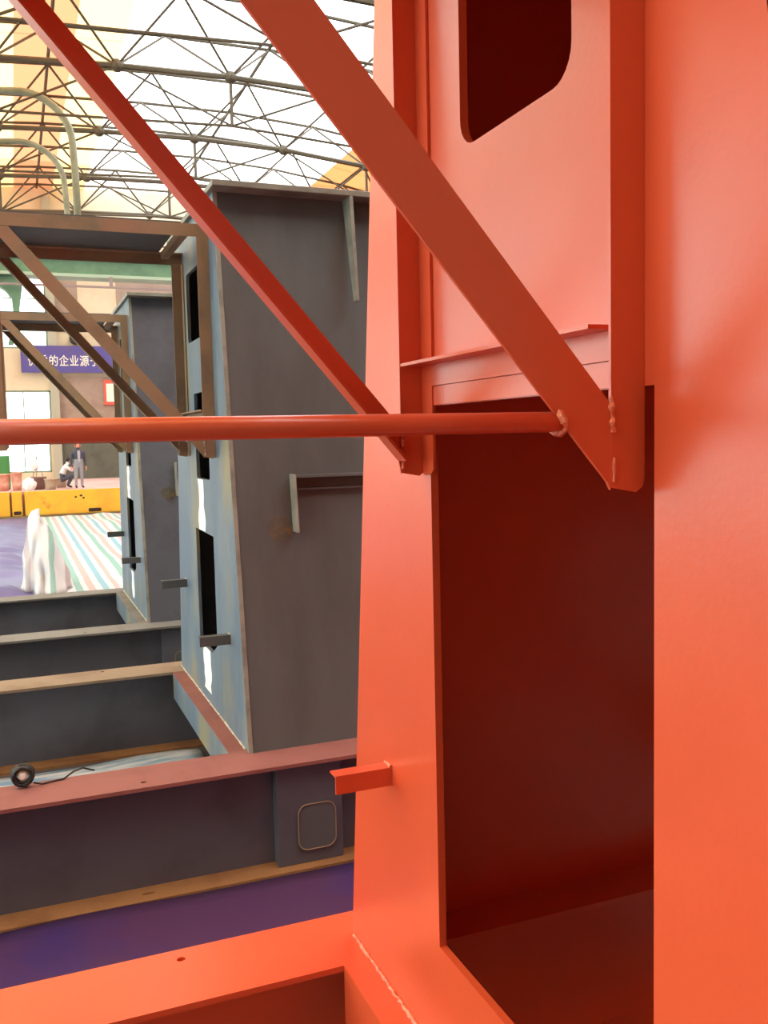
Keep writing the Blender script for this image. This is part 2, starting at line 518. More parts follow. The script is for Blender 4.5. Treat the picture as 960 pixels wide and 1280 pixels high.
def make_frame(label, loc, p, orange):
    """p maps part kinds to materials"""
    f = thing('column_frame', label, 'steel frame', loc, 'welded column frames in a row')
    # base: two I-beams across, a cross member under the column face
    def ibeam(yc, x0, x1, mt_top, mt_web, mt_bot, holes):
        b = obj('base_beam', nbox(x0, x1, yc - 0.006, yc + 0.006, 0.02, BT - 0.02), mt_web, f)
        hz = [circ(x, y, 0.016, 0.013) for x, y in holes]
        obj('top_flange', plate([(x0, yc - 0.165), (x1, yc - 0.165), (x1, yc + 0.165), (x0, yc + 0.165)], hz,
                                lambda a, c, s: (a, c, BT - s), 0.02), mt_top, b)
        hz2 = [circ(x, y, 0.035, 0.012) for x, y in holes]
        obj('bottom_flange', plate([(x0, yc - 0.165), (x1, yc - 0.165), (x1, yc + 0.165), (x0, yc + 0.165)], hz2,
                                   lambda a, c, s: (a, c, 0.02 - s), 0.02), mt_bot, b)
        return b
    fb = ibeam(-0.105, -4.2, 2.2, p['ftop'], p['web'], p['fbot'], [(-0.61, -0.19), (-2.2, -0.19), (-3.6, -0.19)])
    bb = ibeam(2.255, -4.2, 2.2, p['btop'], p['web'], p['fbot'], [(-0.6, 2.355), (-2.2, 2.355), (-3.6, 2.355)])
    # stiffener and rounded cover on the front beam
    obj('stiffener', bevel(nbox(0.10, 0.48, -0.20, -0.111, 0.02, BT - 0.02), 0.003, 1), p['web'], fb)
    obj('cover_plate', plate(rrect(0.215, 0.435, 0.1, 0.36, 0.055), [], lambda a, c, s: (a, -0.212 + s, c), 0.012), p['cover'], fb)
    rim = [(a, -0.214, c) for a, c in rrect(0.215, 0.435, 0.1, 0.36, 0.055)]
    obj('cover_weld', tube(rim + rim[:1], 0.0035, n=6), p['angle'], fb)
    cm = obj('cross_member', nbox(-0.10, 0.10, 0.06, 2.09, 0.42, BT - 0.012), p['cross'], f)
    obj('top_strip', nbox(-0.10, 0.10, 0.06, 2.09, BT - 0.012, BT), p['ctop'], cm)
    # column face plate with its cut-outs
    def face(a, c, s):
        return (s, a, c)
    h = TOPZ - BT
    outline = [(0, BT), (WID, BT), (WID - TAPER * h, TOPZ), (TAPER * h, TOPZ)]
    if orange:
        holes = [[(0.591, 0.96), (1.532, 0.96), (1.532, 2.48), (0.591, 2.48)], rrect(0.842, 1.325, 3.09, 3.72, 0.07, 6)]
        holes[1] = [q if not (q[0] > 1.2 and q[1] < 3.2) else q for q in holes[1]]
    else:
        holes = [[(0.80, 1.08), (0.98, 1.0), (1.41, 1.0), (1.41, 1.80), (0.80, 1.79)], rrect(0.84, 1.29, 2.15, 2.72, 0.02, 2),
                 rrect(0.84, 1.42, 3.07, 3.53, 0.04, 4)]
    fp = obj('face_plate', plate(outline, holes, face, 0.022), p['face'], f)
    if not orange:
        for z0, z1 in ((1.80, 2.145), (0.70, 0.995)):
            bm = bmesh.new()
            n = 7
            L = []; R = []
            for i in range(n):
                z = z0 + (z1 - z0) * i / (n - 1)
                w = 0.10 + random.uniform(-0.03, 0.03)
                c = 1.16 + random.uniform(-0.015, 0.015)
                L.append((c - w, z)); R.append((c + w, z))
            plate(L + R[::-1], [], lambda a, c, s: (-0.002 + s, a, c), 0.002, bm)
            obj('paint_mark', bm, 'white_paint_mark', fp)
    # side webs lean in with the taper
    def near_web(x, z, off=0.0):
        return (x, TAPER * (z - BT) - off, z)
    def far_web(x, z, off=0.0):
        return (x, WID - TAPER * (z - BT) + off, z)
    nw = obj('side_plate', plate([(0, BT), (DEPTH, BT), (DEPTH, TOPZ), (0, TOPZ)], [], lambda a, c, s: near_web(a, c, -s), 0.014), p['side'], f)
    obj('side_plate', plate([(0.022, BT), (DEPTH, BT), (DEPTH, TOPZ), (0.022, TOPZ)], [], lambda a, c, s: far_web(a, c, -s), 0.014), p['side'], f)
    obj('back_plate', plate([(0.015, BT), (WID - 0.015, BT), (WID - TAPER * h - 0.015, TOPZ), (TAPER * h + 0.015, TOPZ)],
                            [[(0.7, 0.9), (1.58, 0.9), (1.58, 1.7), (0.7, 1.7)]], lambda a, c, s: (DEPTH - s, a, c), 0.014), p['side'], f)
    tp = obj('top_plate', bevel(nbox(-0.03, DEPTH + 0.03, TAPER * h - 0.14, WID - TAPER * h + 0.14, TOPZ, TOPZ + 0.035), 0.003, 1), p['top'], f)
    # edge strip of the near web where the plates meet
    obj('edge_strip', plate([(-0.004, BT), (0.022, BT), (0.022, TOPZ), (-0.004, TOPZ)], [], lambda a, c, s: near_web(a, c, 0.004 - s), 0.006), p['edge'], fp)
    # hanging gusset under the top plate
    yw = TAPER * (3.5 - BT)
    obj('gusset', plate([(-0.14, TOPZ), (0, TOPZ), (-0.08, 3.22), (-0.125, 3.22)], [],
                        lambda a, c, s: (0.80 + s, TAPER * (c - BT) + a if a < 0 else TAPER * (c - BT), c), 0.02), p['edge'], nw)
    # ledge box welded on the near web
    bm = bmesh.new()
    def wbox(x0, x1, z0, z1, o0, o1):
        vs_ = [bm.verts.new(near_web(x, z, o)) for z in (z0, z1) for o in (o1, o0) for x in (x0, x1)]
        for q in ((0, 1, 3, 2), (4, 6, 7, 5), (0, 4, 5, 1), (1, 5, 7, 3), (3, 7, 6, 2), (2, 6, 4, 0)):
            bm.faces.new([vs_[i] for i in q])
    wbox(0.36, 1.2, 2.175, 2.19, 0, 0.09)
    wbox(0.36, 1.2, 2.10, 2.112, 0, 0.035)
    wbox(1.185, 1.2, 1.86, 2.19, 0, 0.09)
    lb = obj('ledge_bracket', bm, p['side'], nw)
    bm = bmesh.new()
    wbox(0.345, 0.36, 1.86, 2.195, 0, 0.09)
    obj('end_plate', bm, p['edge'], lb)
    if not orange:
        pts = [(0.27 + 0.08 * math.cos(k * 0.2618) * random.uniform(0.72, 1.2), 1.885 + 0.075 * math.sin(k * 0.2618) * random.uniform(0.7, 1.2)) for k in range(24)]
        obj('heat_mark', plate(pts, [], lambda a, c, s: near_web(a, c, 0.0015 - s), 0.0015), 'heat_stain', nw)
    # stub angles on the face
    for y, z, on in ((0.39, 1.235, not orange), (1.862, 1.372, True)):
        if on:
            s_ = obj('stub_angle', lbar((0, y, z), (-0.186, y, z), (0, 1, 0), (0, 0, -1), 0.055, 0.058, 0.006), p['stub'], f)
            obj('weld_bead', bead((-0.003, y, z + 0.002), (-0.003, y + 0.055, z + 0.002), 0.005), p['weld'], s_)
    # bracket: two trusses on the face, bars between, deck on top
    br = 2.30
    OUT = -1.25
    PT = 3.70
    for near in (True, False):
        s = 1 if near else -1
        yf = NEAR_Y if near else FAR_Y
        ay = p['angle']
        # inner post, bottom corner rounded off
        po = obj('bracket_post', plate([(-0.071, PT - 0.0755), (-0.071, 2.34), (-0.071, br + 0.002), (-0.018, br - 0.008), (-0.004, br + 0.002), (0.0, br + 0.016), (0.0, PT - 0.0755)], [],
                            lambda a, c, q: (a - 0.001, yf + q, c), 0.007), ay, f)
        y0, y1 = (yf + 0.007, yf + 0.07) if near else (yf - 0.066, yf)
        obj('post_leg', plate([(y0, br + 0.012), (y0 + 0.012, br), (y1, br - 0.006), (y1, PT - 0.0755), (y0, PT - 0.0755)], [],
                              lambda a, c, q: (-0.008 + q, a, c), 0.007), ay, po)
        # diagonal brace: front leg cut against the post, second leg along its lower edge
        lo_in = Vector((-0.079, 2.312 if near else 2.335)); dirn = Vector((-1.0, 1.148)).normalized()
        nr = Vector((-dirn.y, dirn.x)) * -1        # towards upper right
        wd = (0.095 if orange else 0.076) if near else 0.064
        def along(pnt, zt):
            return pnt + dirn * ((zt - pnt.y) / dirn.y)
        A = along(lo_in, PT - 0.076)
        ui = lo_in + nr * wd
        tt = (-0.072 - ui.x) / dirn.x
        up_in = ui + dirn * tt                      # where the upper edge meets the post
        B = along(ui, PT - 0.076)
        yo = yf + 0.001
        dg = obj('diagonal_brace', plate([tuple(lo_in), (-0.072, br - 0.002), tuple(up_in), tuple(B), tuple(A)], [],
                              lambda a, c, q: (a, yo + q, c), 0.007), ay, f)
        leg = 0.05
        ya, yb = (yo + 0.007, yo + leg) if near else (yo - leg, yo)
        bm = bmesh.new()
        n2 = nr * 0.007
        st = (up_in + dirn * 0.06 - nr * 0.0071) if near else lo_in
        A = (B - nr * 0.0071) if near else A
        c4 = [(st, ya), (st, yb), (st + n2, yb), (st + n2, ya)]
        c5 = [(A, ya), (A, yb), (A + n2, yb), (A + n2, ya)]
        v4 = [bm.verts.new((q.x, y, q.y)) for q, y in c4]
        v5 = [bm.verts.new((q.x, y, q.y)) for q, y in c5]
        for i in range(4):
            bm.faces.new((v4[i], v4[(i + 1) % 4], v5[(i + 1) % 4], v5[i]))
        bm.faces.new(v4[::-1]); bm.faces.new(v5)
        obj('brace_leg', bm, ay, dg)
        # lower tube from the brace to the outer post
        ty = yf + 0.016 * s
        zt = 2.419
        tb = obj('lower_tube', tube([(OUT, ty, zt), (-0.163 if near else -0.10, ty, zt)], 0.0175, n=16), ay, f, True)
        # outer post and top rail
        obj('outer_post', lbar((OUT, yf, zt - 0.05), (OUT, yf, PT - 0.0755), (1, 0, 0), (0, s, 0), 0.06, 0.06, 0.006), ay, f)
        obj('top_rail', lbar((OUT, yf, PT), (-0.001, yf, PT), (0, 0, -1), (0, s, 0), 0.075, 0.06, 0.006), ay, f)
        # welds
        wz = p['weld']
        obj('weld_bead', bead((up_in.x, yf - 0.001, up_in.y + 0.012), (-0.068, yf - 0.002, up_in.y - 0.05), 0.0055, 0.008, 0.5), wz, po)
        obj('weld_bead', bead((-0.066, yf - 0.001, max(up_in.y - 0.095, br + 0.05)), (-0.068, yf - 0.001, max(up_in.y - 0.15, br + 0.012)), 0.003, 0.01, 0.5), wz, po)
        if near:
            pts = [Vector((-0.17, ty, zt)) + Vector((0.006 * math.sin(a * 2), 0.019 * math.cos(a), 0.019 * math.sin(a))) for a in [i * 0.45 for i in range(15)]]
            obj('weld_bead', tube(pts, [0.0055 * random.uniform(0.6, 1.5) for _ in pts], n=6), wz, tb)
    # ledge bar and strips between the posts, in front of the face
    lg = obj('ledge_bar', nbox(-0.07, -0.0005, NEAR_Y + 0.072, FAR_Y - 0.001, 2.587, 2.595), p['angle'], f)
    obj('ledge_leg', nbox(-0.010, -0.0005, NEAR_Y + 0.072, FAR_Y - 0.068, 2.532, 2.587), p['angle'], lg)
    obj('cover_strip', nbox(-0.005, -0.0005, NEAR_Y + 0.072, FAR_Y - 0.068, 2.482, 2.530), p['angle'], f)
    # deck, stopping short of the face
    obj('deck_plate', nbox(OUT, -0.16, NEAR_Y, FAR_Y, PT, PT + 0.008), p['deck'], f)
    obj('outer_rail', lbar((OUT, NEAR_Y + 0.061, PT), (OUT, FAR_Y - 0.061, PT), (0, 0, -1), (1, 0, 0), 0.075, 0.06, 0.006), p['angle'], f)
    obj('inner_rail', nbox(-0.15, -0.10, NEAR_Y + 0.061, FAR_Y - 0.061, PT - 0.05, PT - 0.004), p['angle'], f)
    # weld along the foot of the face plate
    obj('foot_weld', bead((-0.004, 0.07, BT + 0.003), (-0.004, WID - 0.03, BT + 0.003), 0.008 if orange else 0.0055, 0.014, 0.45), p['weld'], fp)
    return f

O = 'orange_paint'
orange_parts = dict(ftop=O, btop=O, web=O, fbot=O, cross=O, ctop=O, face=O, side=O, top=O, edge=O, angle=O, deck=O, stub=O, cover=O, weld='orange_weld')
grey_parts = dict(ftop='red_rust', btop='tan_rust', web='slate_mill_steel', fbot='ochre_rust', cross='blue_mill_steel', ctop='red_rust',
                  face='blue_mill_steel', side='dark_mill_steel', top='edge_steel', edge='edge_steel', angle='brown_rust', deck='dark_mill_steel', stub='dark_mill_steel',
                  cover='dark_mill_steel', weld='ground_weld')
slate_parts = dict(grey_parts, ftop='grey_scale', btop='grey_scale', ctop='grey_scale', side='slate_mill_steel', fbot='grey_scale')
make_frame('bright orange painted column frame nearest the camera, with cut-outs and braced bracket', (1.044, 0.74, 0), orange_parts, True)
make_frame('unpainted grey column frame with rusty brown bracket, next behind the orange one', (1.151, 5.04, 0), grey_parts, False)
make_frame('smaller looking slate grey column frame beside the striped tarp, farthest of the row', (1.141, 9.21, 0), slate_parts, False)

# ------------------------------------------------------------------ sheets on the floor
def sheet(name, x0, x1, y0, y1, nx, ny, zf, mname, label, cat, th=0.004):
    bm = bmesh.new()
    g = []
    cx, cy = (x0 + x1) / 2, (y0 + y1) / 2
    for j in range(ny + 1):
        row = []
        for i in range(nx + 1):
            x = x0 + (x1 - x0) * i / nx
            y = y0 + (y1 - y0) * j / ny
            row.append(bm.verts.new((x - cx, y - cy, zf(x, y))))
        g.append(row)
    for j in range(ny):
        for i in range(nx):
            bm.faces.new((g[j][i], g[j][i + 1], g[j + 1][i + 1], g[j + 1][i]))
    bmesh.ops.recalc_face_normals(bm, faces=bm.faces[:])
    bmesh.ops.solidify(bm, geom=bm.faces[:], thickness=th)
    o = obj(name, bm, mname, None, True, (cx, cy, 0.0))
    return tag(o, label, cat)
def wr(s, amp, sx=1.0, sy=1.0, base=0.02):
    return lambda x, y: base + amp * max(0, noise.noise(Vector((x * s * sx, y * s * sy, 2.7))) + 0.2)
sheet('floor_tarp', -4.5, 6.0, 3.25, 4.72, 60, 12, wr(1.4, 0.03), 'blue_tarp', 'glossy violet blue sheet on the floor between the orange and the grey frame', 'tarp')
sheet('floor_tarp', -8.0, 0.45, 13.2, 32.2, 40, 80, lambda x, y: 0.02 + min(1, max(0, -x * 3 + 0.3)) * wr(0.9, 0.22, 0.3, 1.8, 0.0)(x, y), 'blue_sheet', 'crumpled violet blue sheet on the floor left of the striped tarp', 'tarp')
sheet('floor_tarp', -4.0, 1.2, 5.6, 7.0, 50, 16, wr(2.5, 0.05, 0.5, 2.0), 'pale_tarp', 'pale blue and white sheet on the floor inside the grey base frame', 'tarp')
sheet('striped_tarp', 0.5, 6.0, 12.6, 32.4, 60, 90, lambda x, y: 0.022 + min(1, max(0, (x - 1.3) * 1.5)) * (wr(0.9, 0.10, 1.6, 0.4, 0.0)(x, y)), 'striped_tarp', 'white tarp with green, pink and blue stripes spread over the floor', 'tarp')
# bundled end of the tarp, draped over a stack
bm = bmesh.new()
NU, NV = 64, 30
rings = []
for j in range(NV + 1):
    v = j / NV
    row = []
    for i in range(NU):
        a = 2 * math.pi * i / NU
        ca, sa = math.cos(a), math.sin(a)
        nz = noise.noise(Vector((ca * 1.3 + 3.1, sa * 1.3, 0.4)))
        z = (1.16 + 0.22 * nz) * (1 - v ** (2.0 + 0.8 * nz))
        r = 0.01 + 0.99 * math.sin(min(1, v * 1.1) * math.pi / 2) ** 0.8
        fold = 1 + v * (0.12 * math.sin(a * 5 + 1.3 + 1.5 * v) + 0.07 * math.sin(a * 11 + 3 * v) + 0.25 * noise.noise(Vector((ca * 1.8, sa * 1.8, z * 2.2))))
        flare = 1 + 0.25 * v ** 5 + (0.35 * v ** 3 if ca > 0 else 0)
        x = 0.27 * r * ca * fold * flare
        y = 0.6 * r * sa * fold * flare
        x += 0.05 * noise.noise(Vector((z * 3, a, 5.0))) * v
        z += (0.10 * noise.noise(Vector((x * 5, y * 4, 1.0))) + 0.05 * noise.noise(Vector((x * 13, y * 9, 4.0)))) * (1 - v)
        row.append(bm.verts.new((x - 0.02, y, max(z, 0.0) + 0.002)))
    rings.append(row)
for a, b in zip(rings, rings[1:]):
    for k in range(NU):
        bm.faces.new((a[k], a[(k + 1) % NU], b[(k + 1) % NU], b[k]))
bm.faces.new(rings[0])
bm.faces.new(rings[-1][::-1])
tag(obj('draped_tarp', bm, 'striped_bundle', None, True, (0.36, 16.2, 0.03)), 'bunched white tarp with faint green stripes, draped over a stack beside the blue sheet', 'tarp')
# cable coil in the grey base frame
t = thing('cable_coil', 'small black coil of cable standing on the red rusty beam', 'cable', (-0.045, 5.04, BT))
pts = []
for i in range(180):
    a = i * 0.5
    r = 0.046 + 0.010 * math.sin(a * 0.37 + 1)
    pts.append((r * math.cos(a), 0.022 * math.sin(i * 0.37), 0.064 + r * math.sin(a)))
obj('coil', tube(pts, 0.006, n=6), 'black_rubber', t, True)
obj('loose_end', tube([(0.05, 0, 0.02), (0.09, 0.0, 0.006), (0.15, 0.02, 0.006), (0.20, 0.03, 0.006), (0.25, 0.05, 0.03), (0.30, 0.075, 0.035), (0.36, 0.11, 0.0)], 0.005, n=6), 'black_rubber', t, True)
obj('hub', lathe([(0.012, -0.02), (0.022, -0.012), (0.022, 0.012), (0.012, 0.02)]), 'white_plastic', t).matrix_local = Matrix.Translation((0, 0, 0.064)) @ Matrix.Rotation(math.pi / 2, 4, 'X')

# ------------------------------------------------------------------ far end: kerb, crane, banner
t = thing('yellow_kerb', 'long yellow and orange painted steel kerb along the raised platform', 'kerb', (0, 32.85, 0))
segs = [(-9.0, -0.22), (-0.16, 0.16), (0.24, 5.2), (5.26, 12.0)]
for a, b in segs:
    obj('kerb_block', bevel(nbox(a, b, -0.12, 0.14, 0.06, 0.86), 0.02, 2), 'yellow_paint', t)
obj('toe_rail', nbox(-9.0, 12.0, -0.1, 0.14, 0, 0.055), 'brown_rust', t)
for x, w in ((0.0, 0.24), (2.45, 0.42)):
    obj('lifting_slot', plate(rrect(x - w / 2, x + w / 2, 0.1, 0.22, 0.04, 3), [], lambda a, c, s: (a, -0.127 + s, c), 0.01), 'dark_gap', t)
for x, z in ((1.85, 0.62), (2.02, 0.66), (2.1, 0.58)):
    obj('chipped_spot', plate(circ(x, z, 0.06 * random.uniform(0.6, 1), 0.035, 7), [], lambda a, c, s: (a, -0.124 + s, c), 0.006), 'dark_gap', t)

t = thing('crane_bridge', 'pale green overhead crane girder crossing the hall below the roof', 'crane', (0, 26.0, 0))
GZ0, GZ1 = 6.75, 7.35
g = obj('girder', nbox(-15.5, 23.5, -0.25, 0.25, GZ0 + 0.08, GZ1 - 0.14), 'green_paint', t)
obj('top_flange', nbox(-15.5, 23.5, -0.36, 0.36, GZ1 - 0.14, GZ1), 'pale_green_paint', g)
obj('bottom_flange', nbox(-15.5, 23.5, -0.33, 0.33, GZ0, GZ0 + 0.08), 'pale_green_paint', g)
obj('conductor_rail', nbox(-15.5, 23.5, -0.42, -0.36, GZ0 - 0.28, GZ0 - 0.23), 'wire_metal', t)
for i in range(14):
    x = -14.5 + i * 2.85
    obj('rail_hanger', nbox(x - 0.04, x + 0.04, -0.41, -0.3, GZ0 - 0.25, GZ0 + 0.02), 'wire_metal', t)
# curved knee leg at the left
def arcp(cx, cz, r, a0, a1, n=10):
    return [(cx + r * math.cos(math.radians(a0 + (a1 - a0) * i / n)), cz + r * math.sin(math.radians(a0 + (a1 - a0) * i / n))) for i in range(n + 1)]
out = [(-1.0, GZ0 + 0.1), (0.42, GZ0 + 0.1), (0.40, GZ0 - 0.3), (0.30, 5.8), (0.12, 5.0), (0.0, 5.0), (0.16, 5.8), (0.14, 6.2)] + arcp(-0.32, 6.05, 0.45, 20, 90) + [(-1.0, 6.5)]
obj('knee_leg', plate(out, [], lambda a, c, s: (a, -0.2 + s, c), 0.4), 'green_paint', t)
obj('leg_tie', nbox(-1.0, 0.13, -0.05, 0.05, 5.5, 5.58), 'green_paint', t)
# two bent pipes standing on the girder
def bend_pipe(cx, top, r, zb, rad, label, dy):
    zb += 0.012
    pts = [(cx - 1.9 * r, top - r * 1.05), (cx - 1.5 * r, top - r * 0.62), (cx - r * 0.9, top - r * 0.22), (cx - r * 0.45, top - 0.04 * r)]
    pts = [(x, 0, z) for x, z in pts]
    pts += [(cx + r * math.sin(math.radians(a)), 0, top - r + r * math.cos(math.radians(a))) for a in range(-10, 91, 10)]
    pts += [(cx + r + 0.03, 0, top - r * 1.6), (cx + r + 0.05, 0, zb)]
    o = thing('bent_pipe', label, 'pipe', (0, 26.0 + dy, 0), 'bent pipes on the crane')
    obj('pipe', tube(pts, rad, n=12), 'pipe_grey_green', o, True)
    obj('base_flange', lathe([(rad * 1.7, 0), (rad * 1.7, 0.04)], at=(cx + r + 0.05, 0, zb)), 'pipe_grey_green', o)
bend_pipe(0.62, 11.48, 1.22, GZ1, 0.095, 'taller bent grey green pipe arching above the crane girder', 0.17)
bend_pipe(0.55, 10.12, 1.02, GZ1, 0.075, 'shorter bent grey green pipe arching inside the taller one', -0.15)

def text_mesh(body, size, name):
    cu = bpy.data.curves.new(name, 'FONT')
    cu.body = body
    cu.size = size
    cu.align_x = 'LEFT'
    cu.extrude = 0.004
    cu.offset = 0.003
    cu.space_character = 1.12
    o = bpy.data.objects.new(name, cu)
    col.objects.link(o)
    bpy.context.view_layer.update()
    me = bpy.data.meshes.new_from_object(o.evaluated_get(bpy.context.evaluated_depsgraph_get()))
    bpy.data.objects.remove(o)
    return me
t = thing('wall_banner', 'blue violet banner with white Chinese lettering on the far wall', 'banner', (0.46, Y1 - 0.3, 5.5))
obj('cloth', bevel(nbox(0, 6.2, -0.02, 0.02, 0, 1.16), 0.004, 1), 'banner_blue', t)
me = text_mesh('优秀的企业源于', 0.40, 'lettering')
lo = objm('lettering', me, 'banner_white', t)
lo.matrix_local = Matrix.Translation((0.27, -0.026, 0.33)) @ Matrix.Rotation(math.pi / 2, 4, 'X') @ Matrix.Diagonal((1, 1.25, 1, 1))
for x in (0.3, 3.1, 5.9):
    obj('hanger', nbox(x - 0.02, x + 0.02, 0.02, 0.3, 1.05, 1.12), 'wire_metal', t)
t = thing('wall_fan', 'dark round fan on the far wall just above the banner', 'fan', (2.75, Y1 - 0.3, 6.72))
bm = lathe([(0.1, 0), (0.27, 0.02), (0.27, 0.22), (0.24, 0.25), (0.1, 0.26)], n=20)
obj('housing', bm, 'black_rubber', t).matrix_local = Matrix.Translation((0, 0.26, 0.27)) @ Matrix.Rotation(math.pi / 2, 4, 'X')
obj('bracket', nbox(-0.05, 0.05, 0.05, 0.3, -0.02, 0.06), 'wire_metal', t)
t = thing('wall_notice', 'red framed notice board on the brick wall below the banner', 'sign', (4.05, Y1 - 0.12, 4.1))
obj('board', bevel(nbox(-0.22, 0.3, -0.02, 0.06, 0, 1.1), 0.006, 1), 'sign_red', t)
obj('paper', nbox(-0.12, 0.2, -0.026, -0.019, 0.14, 0.94), 'sign_white', t)

# ------------------------------------------------------------------ things and people on the platform
PZ = 0.86
def pot(x, y, r, h, mname, label, kind='bucket', name='bucket'):
    t = thing(name, label, kind, (x, y, PZ), 'vessels on the platform')
    prof = [(r * 0.78, 0), (r * 0.9, h * 0.4), (r, h * 0.96), (r * 1.05, h * 0.97), (r * 1.05, h), (r * 0.92, h), (r * 0.82, h * 0.5), (r * 0.7, 0.03)]
    obj('body', lathe(prof, n=18), mname, t, True)
    obj('rim', tube([(r * 1.04 * math.cos(a), r * 1.04 * math.sin(a), h) for a in [k * math.pi / 10 for k in range(21)]], 0.018, n=6), mname, t, True)
pot(-0.42, 33.9, 0.24, 0.56, 'clay', 'terracotta coloured bucket at the left end of the platform row')
pot(0.03, 33.8, 0.17, 0.60, 'clay', 'slim pinkish bucket next to the white sack')
pot(0.74, 34.1, 0.24, 0.42, 'brown_basket', 'brown tub under the wire stand', 'tub', 'tub')
pot(1.10, 33.5, 0.2, 0.36, 'tan_basket', 'pale tan tub beside the crouching person', 'tub', 'tub')
pot(1.50, 34.9, 0.2, 0.34, 'tan_basket', 'second pale tub, partly behind the crouching person', 'tub', 'tub')
t = thing('green_cabinet', 'bright green cabinet at the left edge of the platform', 'cabinet', (-0.55, 35.2, PZ))
obj('body', bevel(nbox(-0.5, 0.38, -0.25, 0.25, 0.06, 1.18), 0.012, 2), 'bright_green_paint', t)
obj('door', bevel(nbox(-0.44, -0.07, -0.265, -0.25, 0.12, 1.12), 0.004, 1), 'bright_green_paint', t)
obj('door', bevel(nbox(-0.05, 0.32, -0.265, -0.25, 0.12, 1.12), 0.004, 1), 'bright_green_paint', t)
obj('plinth', nbox(-0.48, 0.36, -0.22, 0.22, 0, 0.06), 'dark_gap', t)
bm = bmesh.new()
bmesh.ops.create_icosphere(bm, subdivisions=4, radius=1)
for v in bm.verts:
    c = v.co.copy()
    n_ = noise.noise(c * 2.2) * 0.18 + noise.noise(c * 5) * 0.06
    v.co = Vector((c.x * 0.22 * (1 + n_), c.y * 0.2 * (1 + n_), max(-0.19, c.z * 0.24 * (1 + n_))))
tag(obj('sack', bm, 'white_plastic', None, True, (0.42, 33.55, PZ + 0.19)), 'white plastic sack slumped between the buckets', 'sack')
t = thing('wire_stand', 'thin wire tripod stand with a white cloth hanging from it', 'stand', (0.72, 35.0, PZ))
for a in (0.3, 2.4, 4.5):
    obj('leg', tube([(0.3 * math.cos(a), 0.3 * math.sin(a), 0), (0.0, 0.0, 1.15)], 0.014, n=6), 'wire_metal', t)
bm = bmesh.new()
bmesh.ops.create_icosphere(bm, subdivisions=3, radius=1)
for v in bm.verts:
    c = v.co.copy()
    v.co = Vector((c.x * 0.13 * (1 - 0.35 * c.z), c.y * 0.08, c.z * 0.22 + 0.02 * math.sin(c.x * 9)))
obj('cloth', bm, 'white_plastic', t, True).location = (-0.08, -0.06, 0.82)

def person(label, loc, rotz, J, bones, colours, hair, extra=None):
    """J: joint name -> (pos, radius); bones: (a, b, material); one continuous skinned mesh, coloured by nearest bone"""
    names = list(J)
    me = bpy.data.meshes.new('body')
    me.from_pydata([J[n][0] for n in names], [(names.index(a), names.index(b)) for a, b, _ in bones], [])
    o = bpy.data.objects.new('body', me)
    col.objects.link(o)
    sk = o.modifiers.new('skin', 'SKIN')
    sk.use_smooth_shade = True
    ss = o.modifiers.new('sub', 'SUBSURF'); ss.levels = 2; ss.render_levels = 2
    for i, n in enumerate(names):
        r = J[n][1]
        d = me.skin_vertices[0].data[i]
        d.radius = r if isinstance(r, tuple) else (r, r)
        d.use_root = (n == 'pelvis')
    bpy.context.view_layer.update()
    full = bpy.data.meshes.new_from_object(o.evaluated_get(bpy.context.evaluated_depsgraph_get()))
    bpy.data.objects.remove(o)
    order = []
    for _, _, c in bones:
        if c not in order:
            order.append(c)
    full.materials.clear()
    for c in order:
        full.materials.append(MATS[c])
    seg = [(Vector(J[a][0]), Vector(J[b][0]), order.index(c), (J[a][1] if not isinstance(J[a][1], tuple) else max(J[a][1]))) for a, b, c in bones]
    for pl in full.polygons:
        c = pl.center
        best = None
        for a, b, mi, r in seg:
            d = b - a
            tt = max(0, min(1, (c - a).dot(d) / max(d.length_squared, 1e-9)))
            dist = (c - (a + d * tt)).length - r * 0.5
            if best is None or dist < best[0]:
                best = (dist, mi)
        pl.material_index = best[1]
        pl.use_smooth = True
    root = thing('person', label, 'person', loc)
    root.rotation_euler = (0, 0, rotz)
    objm('body', full, None, root)
    # hair and face details on the head
    hp = Vector(J['head'][0]); f_ = Vector(J['face'][0]) - hp
    f_.normalize()
    bm = bmesh.new()
    bmesh.ops.create_icosphere(bm, subdivisions=3, radius=0.108)
    for v in bm.verts:
        d = v.co.normalized()
        if d.z < 0.15 + 0.5 * max(0, d.dot(f_)):
            v.co *= 0.82
        v.co.z *= 1.1
    for v in bm.verts:
        v.co += hp + Vector((0, 0, 0.035)) - f_ * 0.012
    obj('hair', bm, hair, root, True)
    side = Vector((-f_.y, f_.x, 0)).normalized()
    for s in (-1, 1):
        bm = bmesh.new()
        bmesh.ops.create_icosphere(bm, subdivisions=2, radius=0.013)
        for v in bm.verts:
            v.co += hp + f_ * 0.094 + side * 0.034 * s + Vector((0, 0, 0.0))
        obj('eye', bm, 'shoe', root, True)
        bm = bmesh.new()
        bmesh.ops.create_icosphere(bm, subdivisions=2, radius=0.028)
        for v in bm.verts:
            v.co.x *= 0.5
            v.co += hp + side * 0.1 * s + Vector((0, 0, -0.01))
        obj('ear', bm, 'skin', root, True)
    bm = bmesh.new()
    bmesh.ops.create_icosphere(bm, subdivisions=2, radius=0.02)
    for v in bm.verts:
        v.co.z *= 1.5
        v.co += hp + f_ * 0.108 + Vector((0, 0, -0.03))
    obj('nose', bm, 'skin', root, True)
    return root

